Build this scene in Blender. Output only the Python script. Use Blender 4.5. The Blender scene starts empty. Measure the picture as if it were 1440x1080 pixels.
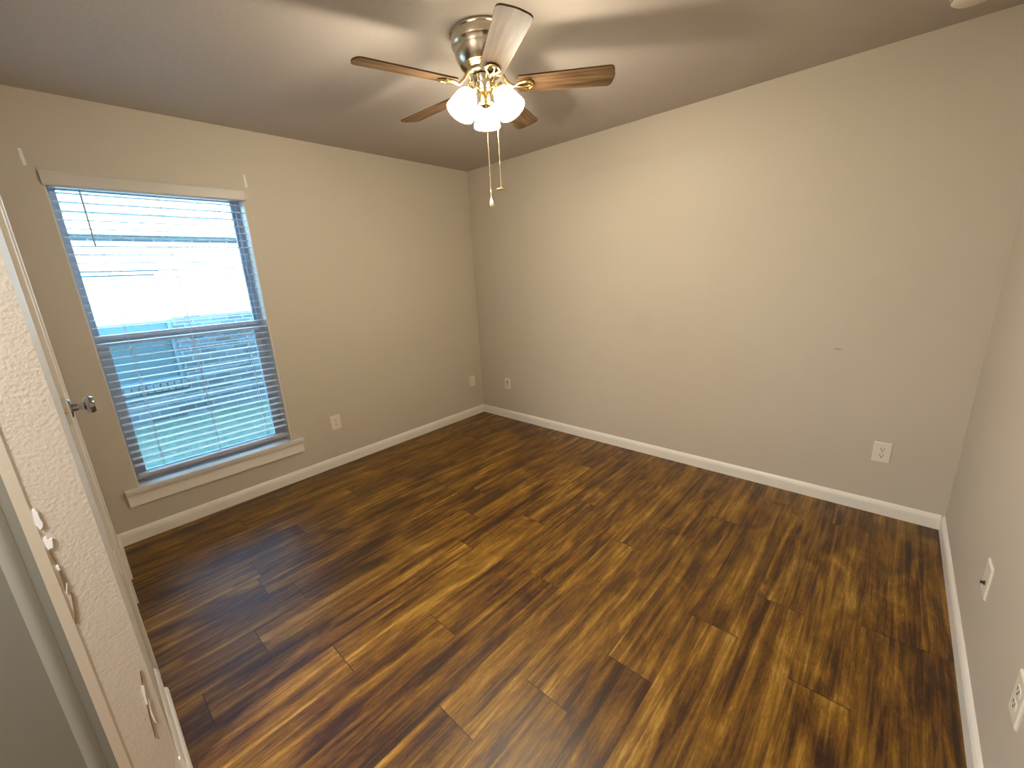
import bpy, bmesh, math, random
from mathutils import Vector, Matrix
PI = math.pi
R = math.radians
random.seed(7)
SC = bpy.context.scene
COL = SC.collection

# ------------------------------------------------------------------ camera
F_PX, YAW, PITCH, ROLL = 581.354, 2.32183198, -0.259807861, -0.0519902827
CAM = Vector((3.23730, -2.99014, 1.463512))
fwd = Vector((math.cos(PITCH)*math.cos(YAW), math.cos(PITCH)*math.sin(YAW), math.sin(PITCH)))
r0 = Vector((math.sin(YAW), -math.cos(YAW), 0))
u0 = r0.cross(fwd)
rt = math.cos(ROLL)*r0 + math.sin(ROLL)*u0
up = -math.sin(ROLL)*r0 + math.cos(ROLL)*u0
cd = bpy.data.cameras.new('camera')
cam = bpy.data.objects.new('camera', cd)
COL.objects.link(cam)
cd.sensor_fit = 'HORIZONTAL'
cd.sensor_width = 36.0
cd.lens = F_PX/1440*36.0
cd.clip_start = 0.01
M3 = Matrix((rt, up, -fwd)).transposed()
cam.matrix_world = Matrix.Translation(CAM) @ M3.to_4x4()
SC.camera = cam

# ------------------------------------------------------------------ world, sun, exposure
w = bpy.data.worlds.new('sky')
SC.world = w
w.use_nodes = True
bg = w.node_tree.nodes['Background']
bg.inputs['Color'].default_value = (0.21, 0.57, 1.0, 1)
bg.inputs['Strength'].default_value = 26.0

sd = bpy.data.lights.new('sun', 'SUN')
sd.energy = 110.0
sd.angle = R(0.6)
sd.color = (0.62, 0.86, 1.0)
sun = bpy.data.objects.new('sun', sd)
COL.objects.link(sun)
# sun behind our house, low, shining on the neighbour's wall (towards -x)
sdir = Vector((-1.0, 0.35, -0.42)).normalized()
sun.rotation_euler = sdir.to_track_quat('-Z', 'Y').to_euler()
sun.location = (4, -4, 6)

vs = SC.view_settings
SC.display_settings.display_device = 'sRGB'
vs.view_transform = 'Standard'
vs.look = 'None'
vs.exposure = 0.0
vs.gamma = 1.0
vs.use_curve_mapping = False
SC.cycles.use_denoising = True
SC.cycles.max_bounces = 10
SC.cycles.diffuse_bounces = 6
SC.cycles.transparent_max_bounces = 16
SC.cycles.sample_clamp_indirect = 6.0
SC.cycles.caustics_reflective = False
SC.cycles.caustics_refractive = False

LAMP_W = 22.0
LAMP_COL = (1.0, 0.87, 0.67)
SHADE_E = 17.0

hl = bpy.data.lights.new('hall_fill_light', 'AREA')  # added fill lamp, out of view, lifts the right wall and wall end
hl.shape = 'DISK'; hl.size = 0.35; hl.energy = 76.0; hl.color = (1.0, 0.97, 0.93)
hlo = bpy.data.objects.new('hall_fill_light', hl); COL.objects.link(hlo)
hlo.location = (2.15, -4.0, 2.38)

# ------------------------------------------------------------------ room numbers
H = 2.44
LX = 3.592
YL = -3.037          # left wall face
WT = 0.113           # left wall thickness
XE = 1.80            # end of the left wall
BT = 0.014
BH = 0.083

# ------------------------------------------------------------------ helpers
def new_mat(name):
    m = bpy.data.materials.new(name)
    m.use_nodes = True
    nt = m.node_tree
    b = nt.nodes['Principled BSDF']
    return m, nt, b

def plain(name, col, rough=0.5, metal=0.0, bump=0.0, bscale=200.0, spec=0.5, var=0.0, vscale=3.0):
    m, nt, b = new_mat(name)
    b.inputs['Base Color'].default_value = (*col, 1)
    b.inputs['Roughness'].default_value = rough
    b.inputs['Metallic'].default_value = metal
    b.inputs['Specular IOR Level'].default_value = spec
    tc = nt.nodes.new('ShaderNodeTexCoord')
    if var > 0:
        n = nt.nodes.new('ShaderNodeTexNoise')
        n.inputs['Scale'].default_value = vscale
        n.inputs['Detail'].default_value = 4
        nt.links.new(tc.outputs['Object'], n.inputs['Vector'])
        r = nt.nodes.new('ShaderNodeValToRGB')
        r.color_ramp.elements[0].position = 0.3
        r.color_ramp.elements[1].position = 0.7
        r.color_ramp.elements[0].color = (*[c*(1-var) for c in col], 1)
        r.color_ramp.elements[1].color = (*[min(1, c*(1+var)) for c in col], 1)
        nt.links.new(n.outputs['Fac'], r.inputs['Fac'])
        nt.links.new(r.outputs['Color'], b.inputs['Base Color'])
    if bump > 0:
        n = nt.nodes.new('ShaderNodeTexNoise')
        n.inputs['Scale'].default_value = bscale
        n.inputs['Detail'].default_value = 3
        nt.links.new(tc.outputs['Object'], n.inputs['Vector'])
        bp = nt.nodes.new('ShaderNodeBump')
        bp.inputs['Strength'].default_value = bump
        bp.inputs['Distance'].default_value = 0.002
        nt.links.new(n.outputs['Fac'], bp.inputs['Height'])
        nt.links.new(bp.outputs['Normal'], b.inputs['Normal'])
    return m

def box(bm, lo, hi, bevel=0.0, seg=2):
    x0, y0, z0 = [min(a, b) for a, b in zip(lo, hi)]
    x1, y1, z1 = [max(a, b) for a, b in zip(lo, hi)]
    vs_ = [bm.verts.new(p) for p in ((x0,y0,z0),(x1,y0,z0),(x1,y1,z0),(x0,y1,z0),(x0,y0,z1),(x1,y0,z1),(x1,y1,z1),(x0,y1,z1))]
    fs = [bm.faces.new([vs_[i] for i in f]) for f in ((3,2,1,0),(4,5,6,7),(0,1,5,4),(1,2,6,5),(2,3,7,6),(3,0,4,7))]
    if bevel > 0:
        es = list({e for f in fs for e in f.edges})
        bmesh.ops.bevel(bm, geom=es, offset=bevel, segments=seg, affect='EDGES', profile=0.5)
    return vs_

def prism(bm, prof, axis, a, b, cap=True):
    """profile of (p, q) pairs swept along an axis between a and b"""
    def P(t, p, q):
        return {'x': (t, p, q), 'y': (p, t, q), 'z': (p, q, t)}[axis]
    r1 = [bm.verts.new(P(a, p, q)) for p, q in prof]
    r2 = [bm.verts.new(P(b, p, q)) for p, q in prof]
    n = len(prof)
    for i in range(n):
        bm.faces.new((r1[i], r1[(i+1) % n], r2[(i+1) % n], r2[i]))
    if cap:
        bm.faces.new(r1[::-1]); bm.faces.new(r2)

def lathe(bm, prof, seg=32, mat=None, close=False):
    """profile of (radius, z) revolved about z, then transformed by mat"""
    rings = []
    for r, z in prof:
        ring = []
        for i in range(seg):
            a = 2*PI*i/seg
            p = Vector((r*math.cos(a), r*math.sin(a), z))
            if mat is not None:
                p = mat @ p
            ring.append(bm.verts.new(p))
        rings.append(ring)
    for k in range(len(rings)-1):
        for i in range(seg):
            bm.faces.new((rings[k][i], rings[k][(i+1) % seg], rings[k+1][(i+1) % seg], rings[k+1][i]))
    if close:
        bm.faces.new(rings[0][::-1]); bm.faces.new(rings[-1])

def tube(bm, pts, r, seg=10, cap=True):
    pts = [Vector(p) for p in pts]
    rad = r if isinstance(r, (list, tuple)) else [r]*len(pts)
    rings = []
    ref = None
    for i, p in enumerate(pts):
        t = (pts[min(i+1, len(pts)-1)] - pts[max(i-1, 0)]).normalized()
        if ref is None:
            ref = Vector((0, 0, 1)) if abs(t.z) < 0.9 else Vector((1, 0, 0))
        s = t.cross(ref).normalized()
        ref = s.cross(t).normalized()
        rings.append([bm.verts.new(p + rad[i]*(math.cos(2*PI*k/seg)*s + math.sin(2*PI*k/seg)*ref)) for k in range(seg)])
    for k in range(len(rings)-1):
        for i in range(seg):
            bm.faces.new((rings[k][i], rings[k][(i+1) % seg], rings[k+1][(i+1) % seg], rings[k+1][i]))
    if cap:
        bm.faces.new(rings[0][::-1]); bm.faces.new(rings[-1])

def obj(name, bm, mat, parent=None, smooth=False, loc=None):
    bmesh.ops.recalc_face_normals(bm, faces=bm.faces[:])
    me = bpy.data.meshes.new(name)
    bm.to_mesh(me); bm.free()
    if smooth:
        for p in me.polygons: p.use_smooth = True
        try:
            me.set_sharp_from_angle(angle=R(38))
        except Exception:
            pass
    me.materials.append(mat)
    o = bpy.data.objects.new(name, me)
    COL.objects.link(o)
    if loc is not None:
        o.location = loc
    if parent is not None:
        o.parent = parent
    return o

def struct(name, bm, mat, smooth=False):
    o = obj(name, bm, mat, None, smooth)
    o['kind'] = 'structure'
    return o

def thing(name, label, cat, loc=(0, 0, 0), rz=0.0, group=None):
    o = bpy.data.objects.new(name, None)
    COL.objects.link(o)
    o.location = loc
    o.rotation_euler = (0, 0, rz)
    o.empty_display_size = 0.1
    o['label'] = label
    o['category'] = cat
    if group: o['group'] = group
    return o

# ------------------------------------------------------------------ materials
def wall_paint(name, col, bump=0.25, scale=70, marks=()):
    m, nt, b = new_mat(name)
    b.inputs['Roughness'].default_value = 0.55
    b.inputs['Specular IOR Level'].default_value = 0.35
    tc = nt.nodes.new('ShaderNodeTexCoord')
    n1 = nt.nodes.new('ShaderNodeTexNoise'); n1.inputs['Scale'].default_value = 1.3; n1.inputs['Detail'].default_value = 3
    nt.links.new(tc.outputs['Object'], n1.inputs['Vector'])
    rp = nt.nodes.new('ShaderNodeValToRGB')
    rp.color_ramp.elements[0].position = 0.3; rp.color_ramp.elements[1].position = 0.7
    rp.color_ramp.elements[0].color = (*[c*0.975 for c in col], 1)
    rp.color_ramp.elements[1].color = (*[c*1.02 for c in col], 1)
    nt.links.new(n1.outputs['Fac'], rp.inputs['Fac'])
    last = rp.outputs['Color']
    for (c, rad, mc, amt) in marks:        # scuffs with their own shape
        sub = nt.nodes.new('ShaderNodeVectorMath'); sub.operation = 'SUBTRACT'
        sub.inputs[1].default_value = c
        nt.links.new(tc.outputs['Object'], sub.inputs[0])
        dv = nt.nodes.new('ShaderNodeVectorMath'); dv.operation = 'DIVIDE'
        dv.inputs[1].default_value = rad
        nt.links.new(sub.outputs[0], dv.inputs[0])
        ln = nt.nodes.new('ShaderNodeVectorMath'); ln.operation = 'LENGTH'
        nt.links.new(dv.outputs[0], ln.inputs[0])
        mr = nt.nodes.new('ShaderNodeMapRange')
        mr.inputs['From Min'].default_value = 0.5; mr.inputs['From Max'].default_value = 1.0
        mr.inputs['To Min'].default_value = amt; mr.inputs['To Max'].default_value = 0.0
        nt.links.new(ln.outputs['Value'], mr.inputs['Value'])
        mx = nt.nodes.new('ShaderNodeMixRGB')
        mx.inputs['Color2'].default_value = (*mc, 1)
        nt.links.new(mr.outputs[0], mx.inputs['Fac'])
        nt.links.new(last, mx.inputs['Color1'])
        last = mx.outputs['Color']
    nt.links.new(last, b.inputs['Base Color'])
    n2 = nt.nodes.new('ShaderNodeTexNoise'); n2.inputs['Scale'].default_value = scale; n2.inputs['Detail'].default_value = 2.5
    nt.links.new(tc.outputs['Object'], n2.inputs['Vector'])
    bp = nt.nodes.new('ShaderNodeBump'); bp.inputs['Strength'].default_value = bump; bp.inputs['Distance'].default_value = 0.003 if bump < 0.6 else 0.0012
    nt.links.new(n2.outputs['Fac'], bp.inputs['Height'])
    nt.links.new(bp.outputs['Normal'], b.inputs['Normal'])
    return m

GREIGE = (0.57, 0.515, 0.43)
M_wall = wall_paint('greige_wall_paint', GREIGE, 0.12, 60)
M_wall_back = wall_paint('greige_wall_paint_scuffed', GREIGE, 0.12, 60,
    marks=[((3.026, 0, 0.951), (0.022, 0.05, 0.007), (0.30, 0.25, 0.19), 0.7),
           ((1.843, 0, 1.05), (0.13, 0.05, 0.11), (0.50, 0.44, 0.37), 0.35)])
M_hall = wall_paint('shaded_hall_paint', (0.185, 0.180, 0.155), 0.12, 60)  # darkened paint: the shade in the hall is put into this colour
M_wall_tex = wall_paint('orange_peel_wall_paint', (0.57, 0.52, 0.45), 1.0, 120)
M_ceil = wall_paint('ceiling_paint', (0.475, 0.43, 0.39), 0.3, 45)
M_trim = plain('white_trim_paint', (0.84, 0.81, 0.74), 0.35, bump=0.06, bscale=60)
M_trim2 = plain('door_white_paint', (0.74, 0.71, 0.65), 0.32)
M_sill = plain('sill_white_paint', (0.72, 0.71, 0.68), 0.35)
M_plate = plain('white_plastic_plate', (0.78, 0.73, 0.63), 0.35)
M_slot = plain('dark_slot', (0.03, 0.027, 0.024), 0.6)
M_screw = plain('plate_screw_metal', (0.55, 0.53, 0.48), 0.35, 0.6)
M_nickel = plain('brushed_nickel', (0.62, 0.56, 0.46), 0.24, 1.0, bump=0.03, bscale=300)
M_brass = plain('pale_brass', (0.80, 0.62, 0.32), 0.22, 1.0)
M_chrome = plain('chrome', (0.36, 0.35, 0.35), 0.16, 1.0)
M_vinyl = plain('grey_window_vinyl', (0.42, 0.50, 0.60), 0.45)
M_slat = plain('white_faux_wood_slat', (0.78, 0.80, 0.82), 0.35)
M_cord = plain('blind_cord', (0.75, 0.76, 0.76), 0.7)
M_rail = plain('blind_bottom_rail', (0.50, 0.45, 0.46), 0.4)
M_plaster = plain('bare_white_plaster', (0.86, 0.87, 0.90), 0.8, var=0.06, vscale=60)
M_crack = plain('paint_crack', (0.20, 0.13, 0.08), 0.9)
M_plastic = plain('white_detector_plastic', (0.80, 0.74, 0.68), 0.4)

def wood_floor():
    m, nt, b = new_mat('dark_oak_vinyl_plank')
    N = nt.nodes; Lk = nt.links
    at = N.new('ShaderNodeAttribute'); at.attribute_name = 'plank_rand'
    uv = N.new('ShaderNodeUVMap'); uv.uv_map = 'plank_uv'
    tc = N.new('ShaderNodeTexCoord')
    sep = N.new('ShaderNodeSeparateColor'); Lk.new(at.outputs['Color'], sep.inputs['Color'])
    # coordinates offset per plank so that the grain breaks at every seam
    off = N.new('ShaderNodeVectorMath'); off.operation = 'SCALE'; off.inputs['Scale'].default_value = 37.0
    Lk.new(at.outputs['Color'], off.inputs[0])
    add = N.new('ShaderNodeVectorMath'); add.operation = 'ADD'
    Lk.new(tc.outputs['Object'], add.inputs[0]); Lk.new(off.outputs[0], add.inputs[1])
    def noise(sx, sy, detail, rough, dist=0.0):
        mp = N.new('ShaderNodeMapping'); mp.inputs['Scale'].default_value = (sx, sy, 1)
        Lk.new(add.outputs[0], mp.inputs['Vector'])
        n = N.new('ShaderNodeTexNoise'); n.inputs['Scale'].default_value = 1.0
        n.inputs['Detail'].default_value = detail; n.inputs['Roughness'].default_value = rough
        n.inputs['Distortion'].default_value = dist
        Lk.new(mp.outputs[0], n.inputs['Vector'])
        return n.outputs['Fac']
    g1 = noise(16, 0.95, 5, 0.60, 1.3)      # broad streaks
    g2 = noise(80, 2.6, 6, 0.70, 0.7)      # fine grain
    g3 = noise(260, 45, 4, 0.7, 0.0)
    g4 = noise(6.5, 2.6, 3, 0.6, 1.2)      # blotches
    def math_(op, a, bb):
        n = N.new('ShaderNodeMath'); n.operation = op
        for i, v in enumerate((a, bb)):
            if isinstance(v, (int, float)): n.inputs[i].default_value = v
            else: Lk.new(v, n.inputs[i])
        return n.outputs[0]
    s = math_('ADD', math_('MULTIPLY', g1, 0.68), math_('MULTIPLY', g2, 0.46))
    s = math_('ADD', s, math_('MULTIPLY', g3, 0.22))
    s = math_('ADD', s, math_('MULTIPLY', g4, 0.42))
    s = math_('ADD', s, math_('MULTIPLY', sep.outputs[0], 0.05))
    s = math_('SUBTRACT', s, 0.415)
    rp = N.new('ShaderNodeValToRGB')
    cr = rp.color_ramp
    cr.elements[0].position = 0.30; cr.elements[0].color = (0.015, 0.0033, 0.0003, 1)
    cr.elements[1].position = 0.74; cr.elements[1].color = (0.46, 0.265, 0.055, 1)
    for p, c in ((0.41, (0.050, 0.0150, 0.0008, 1)), (0.49, (0.118, 0.0490, 0.0022, 1)), (0.59, (0.210, 0.101, 0.0060, 1))):
        e = cr.elements.new(p); e.color = c
    Lk.new(s, rp.inputs['Fac'])
    # knots
    mpk = N.new('ShaderNodeMapping'); mpk.inputs['Scale'].default_value = (9, 3.0, 1)
    Lk.new(add.outputs[0], mpk.inputs['Vector'])
    vo = N.new('ShaderNodeTexVoronoi'); vo.inputs['Scale'].default_value = 1.0; vo.inputs['Randomness'].default_value = 1.0
    Lk.new(mpk.outputs[0], vo.inputs['Vector'])
    kr = N.new('ShaderNodeMapRange'); kr.inputs['From Min'].default_value = 0.03; kr.inputs['From Max'].default_value = 0.13
    kr.inputs['To Min'].default_value = 0.75; kr.inputs['To Max'].default_value = 0.0
    Lk.new(vo.outputs['Distance'], kr.inputs['Value'])
    gate = N.new('ShaderNodeSeparateColor'); Lk.new(vo.outputs['Color'], gate.inputs['Color'])
    gt = math_('GREATER_THAN', gate.outputs[0], 0.62)
    kf = math_('MULTIPLY', kr.outputs[0], gt)
    mk = N.new('ShaderNodeMixRGB'); mk.inputs['Color2'].default_value = (0.035, 0.010, 0.004, 1)
    Lk.new(kf, mk.inputs['Fac']); Lk.new(rp.outputs['Color'], mk.inputs['Color1'])
    # seams from the plank's own uv (u, v = metres to the nearest long / short edge)
    su = N.new('ShaderNodeSeparateXYZ'); Lk.new(uv.outputs['UV'], su.inputs[0])
    def edge(val, width_u, half, amt):
        # distance to edge given coordinate 0..1 and real size 'half'*2
        a = math_('SUBTRACT', 0.5, math_('ABSOLUTE', math_('SUBTRACT', val, 0.5), 0))
        d = math_('MULTIPLY', a, half*2)
        mr = N.new('ShaderNodeMapRange'); mr.inputs['From Min'].default_value = width_u*0.4; mr.inputs['From Max'].default_value = width_u
        mr.inputs['To Min'].default_value = amt; mr.inputs['To Max'].default_value = 0.0
        Lk.new(d, mr.inputs['Value'])
        return mr.outputs[0]
    e1 = edge(su.outputs[0], 0.0012, 0.09, 0.25)
    e2 = edge(su.outputs[1], 0.0026, 0.61, 0.9)
    em = math_('MAXIMUM', e1, e2)
    ms = N.new('ShaderNodeMixRGB'); ms.inputs['Color2'].default_value = (0.012, 0.006, 0.003, 1)
    Lk.new(em, ms.inputs['Fac']); Lk.new(mk.outputs[0], ms.inputs['Color1'])
    Lk.new(ms.outputs[0], b.inputs['Base Color'])
    rr = N.new('ShaderNodeMapRange'); rr.inputs['To Min'].default_value = 0.34; rr.inputs['To Max'].default_value = 0.48
    Lk.new(g2, rr.inputs['Value']); Lk.new(rr.outputs[0], b.inputs['Roughness'])
    b.inputs['Specular IOR Level'].default_value = 0.55
    bp = N.new('ShaderNodeBump'); bp.inputs['Strength'].default_value = 0.18; bp.inputs['Distance'].default_value = 0.001
    hh = math_('SUBTRACT', math_('ADD', g2, g3), math_('MULTIPLY', em, 3.0))
    Lk.new(hh, bp.inputs['Height']); Lk.new(bp.outputs[0], b.inputs['Normal'])
    return m
M_floor = wood_floor()

def blade_wood():
    m, nt, b = new_mat('fan_blade_walnut')
    tc = nt.nodes.new('ShaderNodeTexCoord')
    mp = nt.nodes.new('ShaderNodeMapping'); mp.inputs['Scale'].default_value = (3, 40, 10)
    nt.links.new(tc.outputs['Object'], mp.inputs['Vector'])
    n = nt.nodes.new('ShaderNodeTexNoise'); n.inputs['Scale'].default_value = 1; n.inputs['Detail'].default_value = 5; n.inputs['Distortion'].default_value = 0.6
    nt.links.new(mp.outputs[0], n.inputs['Vector'])
    rp = nt.nodes.new('ShaderNodeValToRGB')
    rp.color_ramp.elements[0].position = 0.3; rp.color_ramp.elements[0].color = (0.030, 0.014, 0.006, 1)
    rp.color_ramp.elements[1].position = 0.75; rp.color_ramp.elements[1].color = (0.150, 0.092, 0.045, 1)
    nt.links.new(n.outputs['Fac'], rp.inputs['Fac'])
    nt.links.new(rp.outputs[0], b.inputs['Base Color'])
    b.inputs['Roughness'].default_value = 0.6
    b.inputs['Specular IOR Level'].default_value = 0.15
    return m
M_blade = blade_wood()

def shade_glass():
    m, nt, b = new_mat('lit_frosted_glass')
    b.inputs['Base Color'].default_value = (0.9, 0.88, 0.82, 1)
    b.inputs['Roughness'].default_value = 0.4
    b.inputs['Emission Color'].default_value = (1.0, 0.86, 0.62, 1)
    b.inputs['Emission Strength'].default_value = SHADE_E
    return m
M_shade = shade_glass()

def glass_mat(name, tint, refl=1.0):
    m = bpy.data.materials.new(name); m.use_nodes = True
    nt = m.node_tree
    for n in list(nt.nodes): nt.nodes.remove(n)
    out = nt.nodes.new('ShaderNodeOutputMaterial')
    tr = nt.nodes.new('ShaderNodeBsdfTransparent'); tr.inputs['Color'].default_value = (*tint, 1)
    gl = nt.nodes.new('ShaderNodeBsdfGlossy'); gl.inputs['Roughness'].default_value = 0.02
    fr = nt.nodes.new('ShaderNodeFresnel'); fr.inputs['IOR'].default_value = 1.45
    mx = nt.nodes.new('ShaderNodeMixShader')
    nt.links.new(fr.outputs[0], mx.inputs[0]); nt.links.new(tr.outputs[0], mx.inputs[1]); nt.links.new(gl.outputs[0], mx.inputs[2])
    nt.links.new(mx.outputs[0], out.inputs['Surface'])
    return m
M_glass = glass_mat('clear_window_glass', (0.95, 0.97, 0.97))

def screen_mat():
    m = bpy.data.materials.new('insect_screen_mesh'); m.use_nodes = True
    nt = m.node_tree
    for n in list(nt.nodes): nt.nodes.remove(n)
    out = nt.nodes.new('ShaderNodeOutputMaterial')
    tr = nt.nodes.new('ShaderNodeBsdfTransparent')
    df = nt.nodes.new('ShaderNodeBsdfDiffuse'); df.inputs['Color'].default_value = (0.10, 0.11, 0.12, 1)
    mx = nt.nodes.new('ShaderNodeMixShader'); mx.inputs[0].default_value = 0.50
    nt.links.new(tr.outputs[0], mx.inputs[1]); nt.links.new(df.outputs[0], mx.inputs[2])
    nt.links.new(mx.outputs[0], out.inputs['Surface'])
    return m
M_screen = screen_mat()

def brick_mat():
    m, nt, b = new_mat('tan_brick')
    tc = nt.nodes.new('ShaderNodeTexCoord')
    sp = nt.nodes.new('ShaderNodeSeparateXYZ'); nt.links.new(tc.outputs['Object'], sp.inputs[0])
    cb = nt.nodes.new('ShaderNodeCombineXYZ')
    nt.links.new(sp.outputs['Y'], cb.inputs['X']); nt.links.new(sp.outputs['Z'], cb.inputs['Y'])
    br = nt.nodes.new('ShaderNodeTexBrick')
    br.inputs['Scale'].default_value = 1.0
    br.inputs['Brick Width'].default_value = 0.205
    br.inputs['Row Height'].default_value = 0.075
    br.inputs['Mortar Size'].default_value = 0.006
    br.inputs['Color1'].default_value = (0.18, 0.15, 0.135, 1)
    br.inputs['Color2'].default_value = (0.085, 0.068, 0.062, 1)
    br.inputs['Mortar'].default_value = (0.30, 0.28, 0.26, 1)
    nt.links.new(cb.outputs[0], br.inputs['Vector'])
    n = nt.nodes.new('ShaderNodeTexNoise'); n.inputs['Scale'].default_value = 22; n.inputs['Detail'].default_value = 4
    nt.links.new(tc.outputs['Object'], n.inputs['Vector'])
    mx = nt.nodes.new('ShaderNodeMixRGB'); mx.blend_type = 'MULTIPLY'; mx.inputs['Fac'].default_value = 0.5
    nt.links.new(br.outputs['Color'], mx.inputs['Color1']); nt.links.new(n.outputs['Fac'], mx.inputs['Color2'])
    nt.links.new(mx.outputs[0], b.inputs['Base Color'])
    b.inputs['Roughness'].default_value = 0.9
    return m
M_brick = brick_mat()
M_grass = plain('lawn_grass', (0.085, 0.100, 0.060), 0.9, bump=1.0, bscale=90, var=0.6, vscale=30)
M_npane = plain('neighbour_window_pane', (0.085, 0.105, 0.10), 0.35, spec=0.5)
M_nframe = plain('neighbour_window_frame', (0.17, 0.18, 0.19), 0.5)
M_roof = plain('asphalt_shingle', (0.16, 0.15, 0.14), 0.9, bump=0.5, bscale=60)
M_eave = plain('painted_eave', (0.62, 0.62, 0.60), 0.6)

# ------------------------------------------------------------------ floor
PW, PL = 0.18, 1.22
seams = {2: -1.83, 3: -2.258, 5: -2.588, 7: -2.707, 9: -2.516, 10: -2.152, 11: -1.66, 12: -2.383, 13: -2.11,
         14: -1.828, 15: -1.426, 17: -1.498, 18: -1.053}
X0F, X1F, Y0F, Y1F = -0.17, LX+0.1, -4.6, 0.1
bm = bmesh.new()
uvl = bm.loops.layers.uv.new('plank_uv')
cl = bm.loops.layers.float_color.new('plank_rand')
for k in range(-2, 21):
    xa, xb = 0.073+PW*k, 0.073+PW*(k+1)
    s0 = seams.get(k, -random.uniform(0.3, 1.5))
    j = math.floor((Y0F - s0)/PL)
    y = s0 + j*PL
    while y < Y1F:
        ya, yb = y, y+PL
        cxa, cxb, cya, cyb = max(xa, X0F), min(xb, X1F), max(ya, Y0F), min(yb, Y1F)
        if cxb > cxa and cyb > cya:
            vv = [bm.verts.new((px, py, 0)) for px, py in ((cxa, cya), (cxb, cya), (cxb, cyb), (cxa, cyb))]
            f = bm.faces.new(vv)
            rc = (random.random(), random.random(), random.random(), 1)
            for lp in f.loops:
                lp[uvl].uv = ((lp.vert.co.x-xa)/PW, (lp.vert.co.y-ya)/PL)
                lp[cl] = rc
        y += PL
fl = struct('floor', bm, M_floor)

# ceiling slab with the eave over our own outside wall
bm = bmesh.new(); box(bm, (-0.50, -4.75, H), (LX+0.15, 0.15, H+0.16))
struct('ceiling', bm, M_ceil)

# ------------------------------------------------------------------ walls
WY0, WY1, WZ0, WZ1 = -2.878, -1.996, 0.315, 2.055   # window opening
bm = bmesh.new()
X_out = -0.18
box(bm, (X_out, -4.6, -0.3), (0, WY0, H))
box(bm, (X_out, WY1, -0.3), (0, 0.1, H))
box(bm, (X_out, WY0, -0.3), (0, WY1, WZ0))
box(bm, (X_out, WY0, WZ1), (0, WY1, H))
struct('wall_window', bm, M_wall)
bm = bmesh.new(); box(bm, (0, 0, -0.05), (LX+0.1, 0.1, H)); struct('wall_back', bm, M_wall_back)
bm = bmesh.new(); box(bm, (LX, -4.6, -0.05), (LX+0.1, 0, H)); struct('wall_right', bm, M_wall)
# left wall: door opening 0.70..1.335
DX0, DX1, DZ = 0.700, 1.337, 2.045
bm = bmesh.new()
box(bm, (0, YL-WT, -0.05), (DX0, YL, H))
box(bm, (DX1, YL-WT, -0.05), (XE, YL, H))
box(bm, (DX0, YL-WT, DZ), (DX1, YL, H))
wl = struct('wall_left', bm, M_wall_tex)
# smooth corner bead strip down the wall end
bm = bmesh.new(); prism(bm, [(XE-0.002, YL-WT-0.0015), (XE+0.0020, YL-WT-0.0015), (XE+0.0020, YL-WT+0.019), (XE, YL-WT+0.024), (XE-0.002, YL-WT+0.024)], 'z', 0, H)
o = obj('corner_bead', bm, M_wall, wl)
o['label'] = 'smooth painted corner bead'
# chipped paint patches on the wall end
def patch(name, pts, t, mat):
    bm = bmesh.new()
    prism(bm, [(p, q) for p, q in pts], 'x', XE, XE+t)
    o = obj(name, bm, mat, wl)
    return o
chips = [
 [(-3.128,.984),(-3.124,.985),(-3.121,.975),(-3.1215,.958),(-3.1195,.945),(-3.122,.936),(-3.127,.931),(-3.128,.938),(-3.131,.945),(-3.130,.962)],
 [(-3.129,.904),(-3.1255,.910),(-3.1225,.908),(-3.121,.901),(-3.1145,.901),(-3.1185,.877),(-3.127,.876),(-3.1285,.888)],
 [(-3.125,.827),(-3.121,.830),(-3.1205,.814),(-3.1245,.817)],
 [(-3.1195,.775),(-3.118,.773),(-3.1245,.746),(-3.126,.748)],
 [(-3.059,.386),(-3.054,.383),(-3.0575,.350),(-3.059,.320),(-3.0635,.322),(-3.0615,.352)],
 [(-3.0555,.336),(-3.054,.330),(-3.057,.296),(-3.0565,.276),(-3.056,.246),(-3.0585,.250),(-3.0605,.283),(-3.058,.305)],
]
for c in chips:
    patch('paint_chip', c, 0.0032, M_plaster)
for c in ([(-3.1265,.872),(-3.1250,.872),(-3.1235,.83),(-3.1250,.83)], [(-3.1245,.812),(-3.121,.812),(-3.1185,.778),(-3.1255,.752)],
          [(-3.1185,.745),(-3.1165,.740),(-3.122,.69),(-3.128,.655),(-3.1295,.657),(-3.1235,.70)],
          [(-3.0625,.318),(-3.0605,.318),(-3.063,.262),(-3.0665,.20),(-3.0685,.196),(-3.0655,.27)],
          [(-3.0525,.432),(-3.0505,.435),(-3.0525,.405),(-3.056,.385),(-3.0575,.388)]):
    patch('paint_crack', c, 0.0026, M_crack)

# hall beyond the wall end and the closet behind the door
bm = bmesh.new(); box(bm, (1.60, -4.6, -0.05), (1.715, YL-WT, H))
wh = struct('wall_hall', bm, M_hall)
bm = bmesh.new()
prof = [(1.713, -3.180)] + [(1.7155+0.006*math.sin(PI*t/8), -3.180-0.034*t/8) for t in range(9)] + [(1.713, -3.214)]
prism(bm, prof, 'z', 0, H)
obj('moulding', bm, plain('shaded_moulding_paint', (0.24, 0.235, 0.21), 0.5), wh)  # colour darkened for the hall shade, a little lighter than the wall
bm = bmesh.new(); box(bm, (1.715, -4.6, -0.05), (LX, -4.5, H)); struct('wall_hall_back', bm, M_wall)
bm = bmesh.new(); box(bm, (0, -3.95, -0.05), (1.60, -3.85, H)); struct('wall_closet', bm, M_wall)

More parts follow.
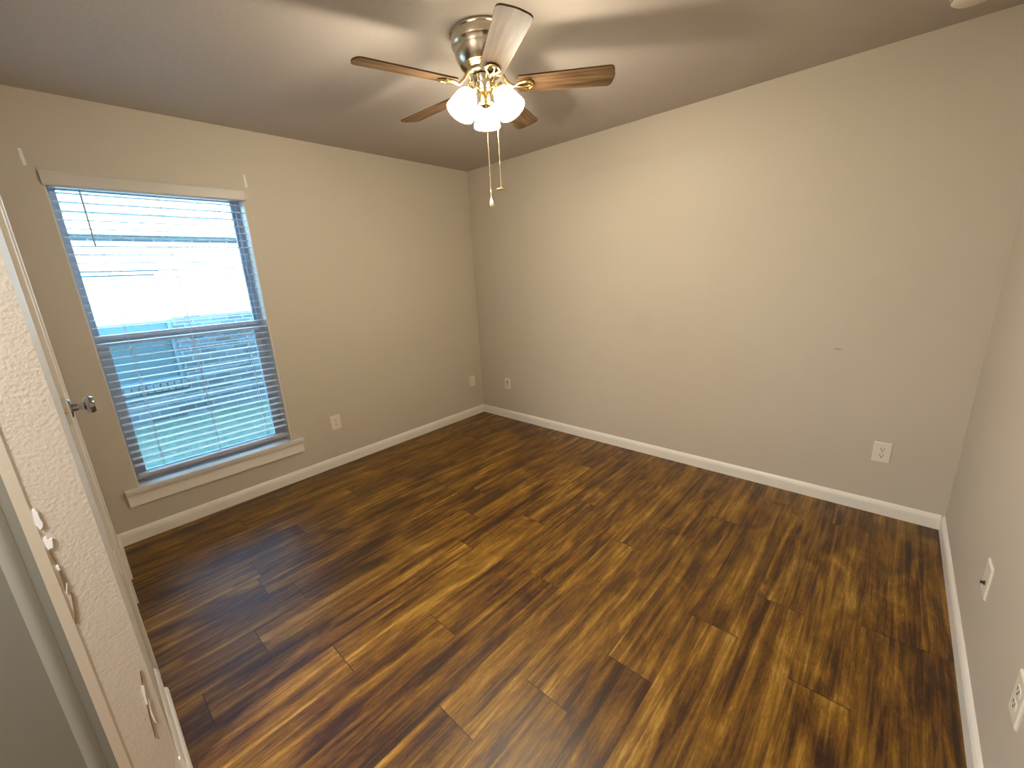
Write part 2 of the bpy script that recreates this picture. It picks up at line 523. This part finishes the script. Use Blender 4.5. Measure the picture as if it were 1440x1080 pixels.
# ------------------------------------------------------------------ baseboards
def base_prof(s=1):
    # (offset from wall, z)
    return [(0, 0), (BT, 0), (BT, 0.052), (BT-0.001, 0.062), (BT-0.005, 0.074), (BT-0.009, BH-0.002), (BT-0.0105, BH), (0, BH)]
def baseboard(name, axis, plane, sgn, a, b, mat=None, k=1.0):
    bm = bmesh.new()
    prism(bm, [(plane+sgn*p*k, z) for p, z in base_prof()], axis, a, b)
    return struct(name, bm, mat or M_trim)
baseboard('baseboard_window', 'y', 0, 1, YL, 0)
baseboard('baseboard_back', 'x', 0, -1, BT, LX-BT)
baseboard('baseboard_right', 'y', LX, -1, -4.5, 0)
baseboard('baseboard_left', 'x', YL, 1, BT, 0.44, k=1.15)
bm = bmesh.new(); box(bm, (0.51, YL, 0), (0.655, YL+0.006, 0.080), 0.001)
struct('trim_5', bm, M_trim)
# near baseboard with its shoe moulding
bm = bmesh.new()
prism(bm, [(YL+p*0.8, z) for p, z in base_prof()], 'x', DX1+0.002, XE+0.010)
bl = struct('baseboard_near', bm, M_trim)
bm = bmesh.new()
pr = [(YL+0.0112, 0.0)] + [(YL+0.0112+0.011*math.cos(PI/2*t/6), 0.017*math.sin(PI/2*t/6)) for t in range(7)]
prism(bm, pr, 'x', DX1+0.05, XE+0.010)
obj('shoe_moulding', bm, M_trim, bl)

# ------------------------------------------------------------------ closet door (slightly proud at its latch edge)
door = thing('door_1', '', '', (0.722, YL+0.003-0.035, 0.0))
for k_ in ('label', 'category'): del door[k_]
door['kind'] = 'structure'
door.rotation_euler = (0, 0, math.atan2(0.0095, 0.590))
DWd = 0.590
bm = bmesh.new(); box(bm, (0, 0, 0.008), (DWd, 0.035, 2.03), 0.0022)
slab = obj('door_panel', bm, M_trim2, door)
bm = bmesh.new(); box(bm, (DWd-0.0005, 0.0145, 1.062), (DWd+0.0009, 0.0325, 1.155), 0.0004)
o = obj('latch_plate', bm, plain('painted_latch_plate', (0.62, 0.58, 0.52), 0.4), door); o['label'] = 'painted over latch plate on the door edge'
bm = bmesh.new(); lathe(bm, [(0.0001, 0.0), (0.006, 0.0), (0.006, 0.006), (0.0001, 0.008)], 14, Matrix.Translation((DWd+0.0009, 0.0215, 1.108)) @ Matrix.Rotation(PI/2, 4, 'Y'))
obj('latch_bolt', bm, M_brass, door, True)
bm = bmesh.new(); box(bm, (DWd-0.001, 0.022, 0.495), (DWd+0.0007, 0.0255, 0.590), 0.0003)
o = obj('paint_chip', bm, M_plaster, door); o['label'] = 'white scrape on the door edge'
# knob: rose, neck, round knob with a flat face
km = Matrix.Translation((DWd-0.060, 0.035, 1.105)) @ Matrix.Rotation(-PI/2, 4, 'X')
bm = bmesh.new(); lathe(bm, [(0.0001, -0.001), (0.0320, -0.001), (0.0325, 0.002), (0.030, 0.005), (0.020, 0.0065), (0.0125, 0.007), (0.0001, 0.007)], 32, km)
kn = obj('knob_rose', bm, M_chrome, door, True)
bm = bmesh.new()
lathe(bm, [(0.0135, 0.005), (0.0120, 0.014), (0.0115, 0.028), (0.0150, 0.034), (0.0230, 0.037), (0.0275, 0.041), (0.0290, 0.048), (0.0285, 0.055), (0.0255, 0.060), (0.0235, 0.0605), (0.0215, 0.0585), (0.010, 0.0595), (0.0001, 0.060)], 36, km)
obj('door_knob', bm, M_chrome, door, True)
# far casing and stop
bm = bmesh.new()
prism(bm, [(0.650, YL), (0.650, YL+0.006), (0.658, YL+0.010), (0.694, YL+0.011), (0.700, YL+0.009), (0.700, YL)], 'z', 0, DZ+0.05)
struct('trim_2', bm, M_trim2)
bm = bmesh.new(); box(bm, (0.700, YL-WT, 0), (0.716, YL, DZ)); box(bm, (DX1-0.016, YL-WT, 0), (DX1, YL-0.010, DZ)); box(bm, (0.716, YL-WT, DZ-0.012), (DX1-0.016, YL-0.010, DZ))
struct('trim_3', bm, M_trim2)

# ------------------------------------------------------------------ window
win = thing('window_1', '', '', (0, 0, 0))
for k_ in ('label', 'category'): del win[k_]
win['kind'] = 'structure'
def frame(bm, x0, x1, y0, y1, z0, z1, t, tb=None, tt=None):
    tb = tb or t; tt = tt or t
    box(bm, (x0, y0, z0), (x1, y0+t, z1)); box(bm, (x0, y1-t, z0), (x1, y1, z1))
    box(bm, (x0, y0+t, z0), (x1, y1-t, z0+tb)); box(bm, (x0, y0+t, z1-tt), (x1, y1-t, z1))
bm = bmesh.new(); frame(bm, -0.180, -0.115, WY0, WY1, WZ0, WZ1, 0.024)
obj('window_frame', bm, M_vinyl, win)
bm = bmesh.new(); frame(bm, -0.175, -0.152, WY0+0.024, WY1-0.024, 1.175, WZ1-0.024, 0.014, 0.055, 0.012)
us = obj('upper_sash', bm, M_vinyl, win)
bm = bmesh.new(); box(bm, (-0.166, WY0+0.036, 1.22), (-0.162, WY1-0.036, WZ1-0.034)); obj('pane', bm, M_glass, us)
bm = bmesh.new(); frame(bm, -0.148, -0.120, WY0+0.024, WY1-0.024, WZ0+0.024, 1.235, 0.036, 0.042, 0.062)
box(bm, (-0.120, WY0+0.03, 1.196), (-0.114, WY1-0.03, 1.204))
ls = obj('lower_sash', bm, M_vinyl, win)
bm = bmesh.new(); box(bm, (-0.137, WY0+0.058, WZ0+0.064), (-0.133, WY1-0.058, 1.175)); obj('pane', bm, M_glass, ls)
bm = bmesh.new()
v = [bm.verts.new(p) for p in ((-0.172, WY0+0.03, WZ0+0.03), (-0.172, WY1-0.03, WZ0+0.03), (-0.172, WY1-0.03, 1.19), (-0.172, WY0+0.03, 1.19))]
bm.faces.new(v)
o = obj('insect_screen', bm, M_screen, win); o['label'] = 'fine dark insect screen'
# thin corner bead line around the opening
bm = bmesh.new()
box(bm, (-0.004, WY0-0.003, WZ0+0.018), (0.0012, WY0+0.0015, WZ1)); box(bm, (-0.004, WY1-0.0015, WZ0+0.018), (0.0012, WY1+0.003, WZ1))
obj('corner_bead', bm, M_sill, win)
# jamb lining (painted white drywall return)
bm = bmesh.new()
box(bm, (-0.115, WY0, WZ0), (-0.001, WY0+0.003, WZ1)); box(bm, (-0.115, WY1-0.003, WZ0), (-0.001, WY1, WZ1)); box(bm, (-0.115, WY0+0.003, WZ1-0.003), (-0.001, WY1-0.003, WZ1))
obj('window_return', bm, M_sill, win)
# stool and apron
bm = bmesh.new()
box(bm, (-0.118, WY0+0.0035, WZ0-0.002), (0.001, WY1-0.0035, WZ0+0.018))
box(bm, (0.0, -2.945, WZ0-0.004), (0.030, -1.918, WZ0+0.018), 0.003)
st = struct('trim_1', bm, M_sill)
bm = bmesh.new()
box(bm, (0.0, -2.942, 0.222), (0.014, -1.922, 0.285), 0.002)
prism(bm, [(0.0, 0.283), (0.015, 0.283), (0.017, 0.292), (0.024, 0.302), (0.026, 0.3105), (0.0, 0.3105)], 'y', -2.943, -1.920)
obj('apron', bm, M_trim, st)

# ------------------------------------------------------------------ blind
BX = -0.033
BY0, BY1 = -2.868, -2.003
bl_ = thing('window_blind', 'white two-inch slat blind, slats open, hanging in the sunlit window', 'window blind', (BX, (BY0+BY1)/2, 0.42))
def badd(name, bm, mat, smooth=False, parent=None):
    bmesh.ops.translate(bm, verts=bm.verts[:], vec=-Vector(bl_.location))
    return obj(name, bm, mat, parent or bl_, smooth)
bm = bmesh.new(); box(bm, (BX-0.025, BY0, 2.010), (BX+0.025, BY1, 2.050), 0.002); badd('head_rail', bm, M_slat)
bm = bmesh.new()
prism(bm, [(0.002, 2.012), (0.010, 2.012), (0.013, 2.020), (0.013, 2.070), (0.010, 2.080), (0.002, 2.080)], 'y', -2.886, -1.985)
badd('valance', bm, plain('painted_valance', (0.60, 0.57, 0.52), 0.4))
bm = bmesh.new()
zt = 1.985; pitch = 0.0437
zs = []
z = zt
while z > 0.425:
    zs.append(z); z -= pitch
for z in zs:
    n = 6
    pr = []
    for i in range(n+1):
        x = -0.025+0.05*i/n
        pr.append((BX+x, z+0.0012*(1-(x/0.025)**2)+0.0011))
    for i in range(n, -1, -1):
        x = -0.025+0.05*i/n
        pr.append((BX+x, z+0.0012*(1-(x/0.025)**2)-0.0011))
    prism(bm, pr, 'y', BY0, BY1)
badd('slats', bm, M_slat)
bm = bmesh.new(); box(bm, (BX-0.026, BY0, 0.377), (BX+0.026, BY1, 0.398), 0.004, 3)
badd('bottom_rail', bm, M_rail)
for yy in (-2.735, -2.435, -2.135):
    bm = bmesh.new()
    for dx in (-0.0262, 0.0262):
        tube(bm, [(BX+dx, yy, 2.012), (BX+dx, yy, 0.395)], 0.0008, 6)
    tube(bm, [(BX, yy+0.006, 2.012), (BX, yy+0.006, 0.395)], 0.0010, 6)
    badd('ladder_cord', bm, M_cord)
bm = bmesh.new(); tube(bm, [(BX+0.031, -2.757, 2.005), (BX+0.031, -2.757, 1.99), (BX+0.032, -2.757, 1.72)], [0.002, 0.0042, 0.0042], 8)
badd('tilt_wand', bm, M_vinyl)

# adhesive strips left above the window
for (yy, lab, lean) in ((-2.924, 'white adhesive strip on the wall above the left corner of the window', 0.004), (-1.962, 'white adhesive strip on the wall above the right corner of the window', 0.002)):
    bm = bmesh.new(); box(bm, (0, -0.0065, -0.038), (0.0016, 0.0065, 0.038), 0.0006)
    o = obj('adhesive_strip', bm, M_plaster, None, loc=(0.0, yy, 2.133))
    o.rotation_euler = (R(1.5 if lean > 0.003 else 0.5), 0, 0)
    o['label'] = lab; o['category'] = 'adhesive strip'; o['group'] = 'adhesive strips above the window'

# ------------------------------------------------------------------ wall plates (local: plate in XZ plane, front towards -Y)
def plate(name, label, cat, loc, rz, kind, group=None, wd=0.080, ht=0.120):
    t = thing(name, label, cat, loc, rz, group)
    bm = bmesh.new()
    d = 0.0055
    a, b_, c = wd/2, ht/2, 0.004
    vb = [bm.verts.new(p) for p in ((-a, 0, -b_), (a, 0, -b_), (a, 0, b_), (-a, 0, b_))]
    vm = [bm.verts.new(p) for p in ((-a, -d*0.45, -b_), (a, -d*0.45, -b_), (a, -d*0.45, b_), (-a, -d*0.45, b_))]
    vt = [bm.verts.new(p) for p in ((-a+c, -d, -b_+c), (a-c, -d, -b_+c), (a-c, -d, b_-c), (-a+c, -d, b_-c))]
    bm.faces.new(vb); bm.faces.new(vt)
    for A, B in ((vb, vm), (vm, vt)):
        for i in range(4):
            bm.faces.new((A[i], A[(i+1) % 4], B[(i+1) % 4], B[i]))
    obj('cover_plate', bm, M_plate, t)
    rx = Matrix.Rotation(PI/2, 4, 'X')
    if kind == 'duplex':
        for zc in (0.0195, -0.0195):
            bm = bmesh.new()
            prof = []
            for i in range(24):
                an = 2*PI*i/24
                prof.append((0.0172*math.cos(an), zc+max(-0.0125, min(0.0125, 0.0172*math.sin(an)))))
            prism(bm, prof, 'y', -d+0.001, -d-0.0016)
            s = obj('socket', bm, M_plate, t)
            bm = bmesh.new()
            box(bm, (-0.0085, -d-0.0021, zc+0.000), (-0.0057, -d-0.0010, zc+0.0105))
            box(bm, (0.0057, -d-0.0021, zc+0.001), (0.0083, -d-0.0010, zc+0.0095))
            lathe(bm, [(0.0001, 0.0010), (0.0034, 0.0010), (0.0034, 0.0021), (0.0001, 0.0021)], 14, Matrix.Translation((0, -d, zc-0.0065)) @ rx)
            obj('slots', bm, M_slot, s)
        bm = bmesh.new(); lathe(bm, [(0.0001, 0.0), (0.0032, 0.0), (0.0028, 0.0012), (0.0001, 0.0014)], 12, Matrix.Translation((0, -d, 0)) @ rx)
        obj('screw', bm, M_screw, t)
    elif kind == 'decora':
        bm = bmesh.new(); box(bm, (-0.0165, -d-0.0016, -0.0335), (0.0165, -d+0.001, 0.0335), 0.0008)
        s = obj('insert', bm, plain('insert_plastic', (0.58, 0.52, 0.43), 0.4), t)
        bm = bmesh.new(); box(bm, (-0.006, -d-0.0022, 0.006), (0.006, -d-0.0012, 0.020)); obj('slots', bm, M_slot, s)
    elif kind == 'jack':
        bm = bmesh.new(); box(bm, (-0.034, -0.024, -0.050), (0.034, -d+0.001, 0.050), 0.003)
        s = obj('jack_housing', bm, M_plate, t)
        bm = bmesh.new(); box(bm, (-0.030, -0.0255, -0.032), (0.030, -0.0235, -0.029)); obj('cover_ridge', bm, M_trim, s)
    elif kind == 'cable':
        bm = bmesh.new(); lathe(bm, [(0.0001, 0.0), (0.0075, 0.0), (0.0075, 0.003), (0.0048, 0.0035), (0.0048, 0.011), (0.0001, 0.011)], 12, Matrix.Translation((0.004, -d, -0.014)) @ rx)
        obj('coax_connector', bm, M_slot, t, True)
    if kind in ('decora', 'cable', 'jack'):
        zz = 0.0475
        if kind != 'jack':
            for zc in (zz, -zz):
                bm = bmesh.new(); lathe(bm, [(0.0001, 0.0), (0.0030, 0.0), (0.0026, 0.001), (0.0001, 0.0012)], 12, Matrix.Translation((0, -d, zc)) @ rx)
                obj('screw', bm, M_screw, t)
    return t
plate('wall_outlet', 'white duplex outlet low on the wide wall near the right-hand corner', 'outlet', (3.295, 0, 0.3775), 0, 'duplex')
plate('wall_outlet', 'white duplex outlet on the window wall, just right of the window sill', 'outlet', (0, -1.6455, 0.372), PI/2, 'duplex')
plate('telephone_jack', 'boxy white jack cover on the window wall beside the far corner', 'wall jack', (0, -0.156, 0.381), PI/2, 'jack', wd=0.078, ht=0.108)
plate('wall_plate', 'small white wall plate on the wide wall just right of the far corner', 'wall plate', (0.386, 0, 0.376), 0, 'decora', wd=0.074, ht=0.112)
plate('cable_plate', 'white plate with a dark connector on the right wall above the baseboard', 'wall plate', (LX, -1.090, 0.398), -PI/2, 'cable')
plate('wall_outlet', 'white outlet on the right wall cut off by the photo edge, nearest the camera', 'outlet', (LX, -1.625, 0.405), -PI/2, 'duplex')

# ------------------------------------------------------------------ smoke detector
t = thing('smoke_detector', 'round white smoke detector on the ceiling near the wide wall', 'smoke detector', (3.305, -0.325, H))
bm = bmesh.new(); lathe(bm, [(0.0001, 0.0), (0.078, 0.0), (0.078, -0.010), (0.0001, -0.010)], 40); obj('mounting_base', bm, M_plastic, t, True)
bm = bmesh.new(); lathe(bm, [(0.0001, -0.009), (0.070, -0.010), (0.072, -0.020), (0.069, -0.034), (0.058, -0.042), (0.030, -0.045), (0.0001, -0.046)], 40); obj('detector_cover', bm, M_plastic, t, True)
bm = bmesh.new()
for i in range(20):
    a = 2*PI*i/20
    m4 = Matrix.Rotation(a, 4, 'Z')
    vs0 = box(bm, (0.0655, -0.004, -0.033), (0.0735, 0.004, -0.024))
    for v_ in vs0: v_.co = m4 @ v_.co
obj('vent_slots', bm, plain('vent_grey', (0.35, 0.33, 0.30), 0.6), t)

# ------------------------------------------------------------------ ceiling fan
FX, FY = 1.796, -1.520
fan = thing('ceiling_fan', 'brushed nickel ceiling fan with five wooden blades and lit glass shades', 'ceiling fan', (FX, FY, H))
bm = bmesh.new()
lathe(bm, [(0.0001, 0.0), (0.132, 0.0), (0.136, -0.003), (0.136, -0.009), (0.131, -0.012), (0.132, -0.040), (0.129, -0.046),
           (0.123, -0.052), (0.121, -0.065), (0.117, -0.080), (0.109, -0.098), (0.098, -0.114), (0.085, -0.126), (0.074, -0.132), (0.0001, -0.132)], 56)
hs = obj('motor_housing', bm, M_nickel, fan, True)
bm = bmesh.new()
for zc, rr_ in ((-0.118, 0.0960), (-0.1245, 0.0885), (-0.130, 0.0800)):
    lathe(bm, [(rr_-0.004, zc+0.003), (rr_+0.0012, zc), (rr_-0.004, zc-0.003)], 56)
obj('trim_ring', bm, M_brass, hs, True)
bm = bmesh.new(); lathe(bm, [(0.0001, -0.131), (0.072, -0.131), (0.073, -0.134), (0.073, -0.145), (0.068, -0.149), (0.0001, -0.149)], 48)
obj('flywheel', bm, M_nickel, fan, True)
bm = bmesh.new(); lathe(bm, [(0.0001, -0.148), (0.040, -0.148), (0.047, -0.153), (0.046, -0.170), (0.041, -0.186), (0.033, -0.198), (0.028, -0.204), (0.0001, -0.204)], 40)
sw = obj('switch_housing', bm, M_nickel, fan, True)
bm = bmesh.new(); lathe(bm, [(0.0001, -0.202), (0.030, -0.203), (0.031, -0.207), (0.029, -0.211), (0.024, -0.214), (0.0245, -0.222), (0.026, -0.232), (0.0245, -0.244), (0.022, -0.252), (0.0255, -0.257), (0.024, -0.264), (0.012, -0.272), (0.0001, -0.275)], 32)
obj('brass_finial', bm, M_brass, fan, True)
ZB = -0.190
BR0, BR1 = 0.150, 0.548
def blade_bm():
    bm = bmesh.new()
    top = []
    pts = []
    n = 14
    wroot, wtip = 0.050, 0.062
    # outline in local xy
    for i in range(n+1):
        s = i/n
        pts.append((BR0 + (BR1-0.022-BR0)*s, -(wroot+(wtip-wroot)*s)))
    for i in range(1, 6):
        a = PI/2*i/6
        pts.append((BR1-0.022+0.022*math.sin(a), -(wtip-0.030+0.030*math.cos(a))))
    for i in range(1, 8):
        s = -1+2*i/8
        pts.append((BR1+0.005*(1-s*s), s*(wtip-0.030)))
    for i in range(5, 0, -1):
        a = PI/2*i/6
        pts.append((BR1-0.022+0.022*math.sin(a), (wtip-0.030+0.030*math.cos(a))))
    for i in range(n, -1, -1):
        s = i/n
        pts.append((BR0 + (BR1-0.022-BR0)*s, (wroot+(wtip-wroot)*s)))
    pts.append((BR0-0.012, 0.030)); pts.append((BR0-0.012, -0.030))
    a_ = [bm.verts.new((p, q, 0.003)) for p, q in pts]
    b_ = [bm.verts.new((p, q, -0.003)) for p, q in pts]
    bm.faces.new(a_); bm.faces.new(b_[::-1])
    m = len(pts)
    for i in range(m):
        bm.faces.new((a_[i], b_[i], b_[(i+1) % m], a_[(i+1) % m]))
    return bm
def iron_bm():
    # openwork bracket: arm then a rounded loop under the blade root
    bm = bmesh.new()
    tube(bm, [(0.055, 0, 0.048), (0.078, 0, 0.044), (0.100, 0, 0.010), (0.122, 0, -0.009), (0.135, 0, -0.0075)], [0.008, 0.0075, 0.007, 0.007, 0.007], 10)
    loop = []
    for i in range(33):
        a = 2*PI*i/32
        r = 1.0
        x = 0.170 - 0.038*math.cos(a)
        y = 0.030*math.sin(a)*(0.55+0.45*(x-0.132)/0.076*1.15)
        loop.append((x, y, -0.0075))
    tube(bm, loop, 0.0048, 8, cap=False)
    tube(bm, [(0.132, 0, -0.0075), (0.160, 0.008, -0.0085), (0.186, 0.006, -0.008), (0.196, 0, -0.0075)], [0.005, 0.0035, 0.003, 0.004], 8)
    for (x, y) in ((0.205, 0.0), (0.186, 0.026), (0.186, -0.026)):
        lathe(bm, [(0.0001, -0.0135), (0.006, -0.012), (0.0065, -0.003), (0.0001, -0.003)], 12, Matrix.Translation((x, y, 0)))
    return bm
blade_me = iron_me = None
for k in range(5):
    an = R(-34 + 72*k)
    rot = Matrix.Translation((0, 0, ZB)) @ Matrix.Rotation(an, 4, 'Z') @ Matrix.Rotation(R(-12), 4, 'X')
    if k == 0:
        b0 = obj('blade', blade_bm(), M_blade, fan); i0 = obj('blade_iron', iron_bm(), M_brass, fan, True)
        b, i_ = b0, i0
    else:
        b = b0.copy(); COL.objects.link(b); b.parent = fan
        i_ = i0.copy(); COL.objects.link(i_); i_.parent = fan
    b.matrix_local = rot
    i_.matrix_local = rot
# light kit: three arms, each with a socket and a bell shade
for k, an in enumerate((134, 14, -106)):
    a = R(an)
    tilt = R(32)
    d = Vector((math.cos(a), math.sin(a), 0))
    axis = (d*math.sin(tilt) + Vector((0, 0, -1))*math.cos(tilt)).normalized()
    root = d*0.024 + Vector((0, 0, -0.207))
    neck = root + d*0.038 + Vector((0, 0, 0.006))
    Zq = (-axis).to_track_quat('Z', 'Y').to_matrix().to_4x4()     # local -z runs along the axis
    mt = Matrix.Translation(neck) @ Zq
    bm = bmesh.new(); tube(bm, [root, root + d*0.014 + Vector((0, 0, 0.008)), root + d*0.028 + Vector((0, 0, 0.010)), neck + axis*0.004], [0.007, 0.008, 0.009, 0.011], 12)
    arm = obj('lamp_arm', bm, M_brass, fan, True)
    bm = bmesh.new(); lathe(bm, [(0.0001, 0.004), (0.016, 0.004), (0.0225, -0.002), (0.0235, -0.008), (0.0205, -0.012), (0.0205, -0.028), (0.024, -0.032), (0.024, -0.036), (0.0001, -0.036)], 28, mt)
    obj('socket_cup', bm, M_brass, arm, True)
    bm = bmesh.new()
    outer = [(0.0235, -0.022), (0.030, -0.026), (0.040, -0.040), (0.047, -0.058), (0.052, -0.078), (0.0565, -0.098), (0.0605, -0.114), (0.061, -0.124)]
    inner = [(r_-0.003, z_) for r_, z_ in outer[::-1]]
    lathe(bm, outer + inner, 40, mt)
    sh = obj('lamp_shade', bm, M_shade, fan, True)
    sh['label'] = 'glowing frosted white bell shade'
    bm = bmesh.new(); lathe(bm, [(0.0001, -0.034), (0.012, -0.036), (0.013, -0.050), (0.022, -0.070), (0.026, -0.085), (0.022, -0.100), (0.010, -0.108), (0.0001, -0.110)], 24, mt)
    obj('bulb', bm, M_shade, sh, True)
    ld = bpy.data.lights.new('lamp_light', 'POINT')
    ld.energy = LAMP_W; ld.color = LAMP_COL; ld.shadow_soft_size = 0.035
    lo = bpy.data.objects.new('lamp_light', ld); COL.objects.link(lo)
    lo.parent = fan
    lo.location = neck + axis*0.142
# pull chains
r_cam = Vector((math.cos(R(-45.6)), math.sin(R(-45.6)), 0)); s_cam = Vector((-r_cam.y, r_cam.x, 0))
def chain(p0, z0, z1, name, pend):
    bm = bmesh.new()
    n = int((z0-z1)/0.0052)
    tube(bm, [(p0.x, p0.y, z0), (p0.x, p0.y, z1)], 0.0010, 6)
    for i in range(n):
        zz = z0-(i+0.5)*(z0-z1)/n
        lathe(bm, [(0.0002, 0.0018), (0.0016, 0.0009), (0.0016, -0.0009), (0.0002, -0.0018)], 6, Matrix.Translation((p0.x, p0.y, zz)))
    c = obj(name, bm, M_brass, fan, False)
    bm = bmesh.new()
    if pend == 'drop':
        lathe(bm, [(0.0002, z1+0.040), (0.0035, z1+0.036), (0.0035, z1+0.030), (0.0015, z1+0.026), (0.0015, z1+0.004), (0.0045, z1-0.001), (0.0085, z1-0.014), (0.0095, z1-0.022), (0.007, z1-0.030), (0.0002, z1-0.034)], 18, Matrix.Translation((p0.x, p0.y, 0)))
        obj('drop_pendant', bm, plain('cream_pendant', (0.85, 0.76, 0.58), 0.3), c, True)
    else:
        lathe(bm, [(0.0002, z1+0.006), (0.003, z1+0.003), (0.003, z1-0.004), (0.0002, z1-0.006)], 12, Matrix.Translation((p0.x, p0.y, 0)))
        for q in range(4):
            aa = R(-45+20)+q*PI/2
            dd = Vector((math.cos(aa), math.sin(aa), 0))
            c0 = Vector((p0.x, p0.y, z1-0.003))
            tube(bm, [c0, c0+dd*0.010+Vector((0, 0, -0.002)), c0+dd*0.022+Vector((0, 0, -0.004))], [0.0015, 0.0036, 0.0024], 8)
        obj('fan_pendant', bm, M_brass, c, True)
chain(r_cam*0.006, -0.272, -0.640, 'pull_chain', 'drop')
chain(r_cam*0.012+s_cam*0.047, -0.190, -0.595, 'pull_chain', 'fan')

# ------------------------------------------------------------------ outside
bm = bmesh.new()
v = [bm.verts.new(p) for p in ((-14, -14, -0.25), (-0.18, -14, -0.25), (-0.18, 12, -0.25), (-14, 12, -0.25))]
bm.faces.new(v)
g = obj('lawn', bm, M_grass); g['kind'] = 'stuff'; g['label'] = 'strip of green lawn outside below the window blind'; g['category'] = 'lawn'
NX = -4.0
nh = thing('neighbour_house', 'tan brick neighbouring house seen through the window blind', 'house', (NX, -1.5, -0.25))
def nadd(name, bm, mat, parent=None):
    bmesh.ops.translate(bm, verts=bm.verts[:], vec=-Vector(nh.location))
    return obj(name, bm, mat, parent or nh)
nwy0, nwy1, nwz0, nwz1 = -3.55, -1.935, 0.27, 1.75
bm = bmesh.new()
box(bm, (NX-0.2, -7, -0.30), (NX, nwy0, 2.45)); box(bm, (NX-0.2, nwy1, -0.30), (NX, 6, 2.45))
box(bm, (NX-0.2, nwy0, -0.30), (NX, nwy1, nwz0)); box(bm, (NX-0.2, nwy0, nwz1), (NX, nwy1, 2.45))
nadd('brick_wall', bm, M_brick)
bm = bmesh.new(); frame(bm, NX-0.10, NX-0.04, nwy0, nwy1, nwz0, nwz1, 0.05)
box(bm, (NX-0.10, (nwy0+nwy1)/2-0.02, nwz0+0.05), (NX-0.045, (nwy0+nwy1)/2+0.02, nwz1-0.05))
nf = nadd('window_frame', bm, M_nframe)
bm = bmesh.new(); box(bm, (NX-0.09, nwy0+0.05, nwz0+0.05), (NX-0.08, nwy1-0.05, nwz1-0.05)); nadd('window_pane', bm, M_npane)
bm = bmesh.new()
y = nwy0-0.03
while y < nwy1:
    box(bm, (NX-0.06, y, nwz0-0.11), (NX+0.03, y+0.066, nwz0), 0.003, 1); y += 0.075
nadd('brick_sill', bm, plain('sill_brick', (0.15, 0.125, 0.11), 0.9, var=0.2, vscale=14))
bm = bmesh.new()
prism(bm, [(NX-0.2, 2.17), (NX+0.17, 2.17), (NX+0.17, 2.36), (NX+0.19, 2.40), (NX-0.2, 2.56)], 'y', -7.3, 6.3)
nadd('eave', bm, M_eave)
bm = bmesh.new()
prism(bm, [(NX+0.22, 2.39), (NX+0.22, 2.43), (NX-3.2, 3.85), (NX-3.2, 3.75)], 'y', -7.4, 6.4)
nadd('roof', bm, M_roof)
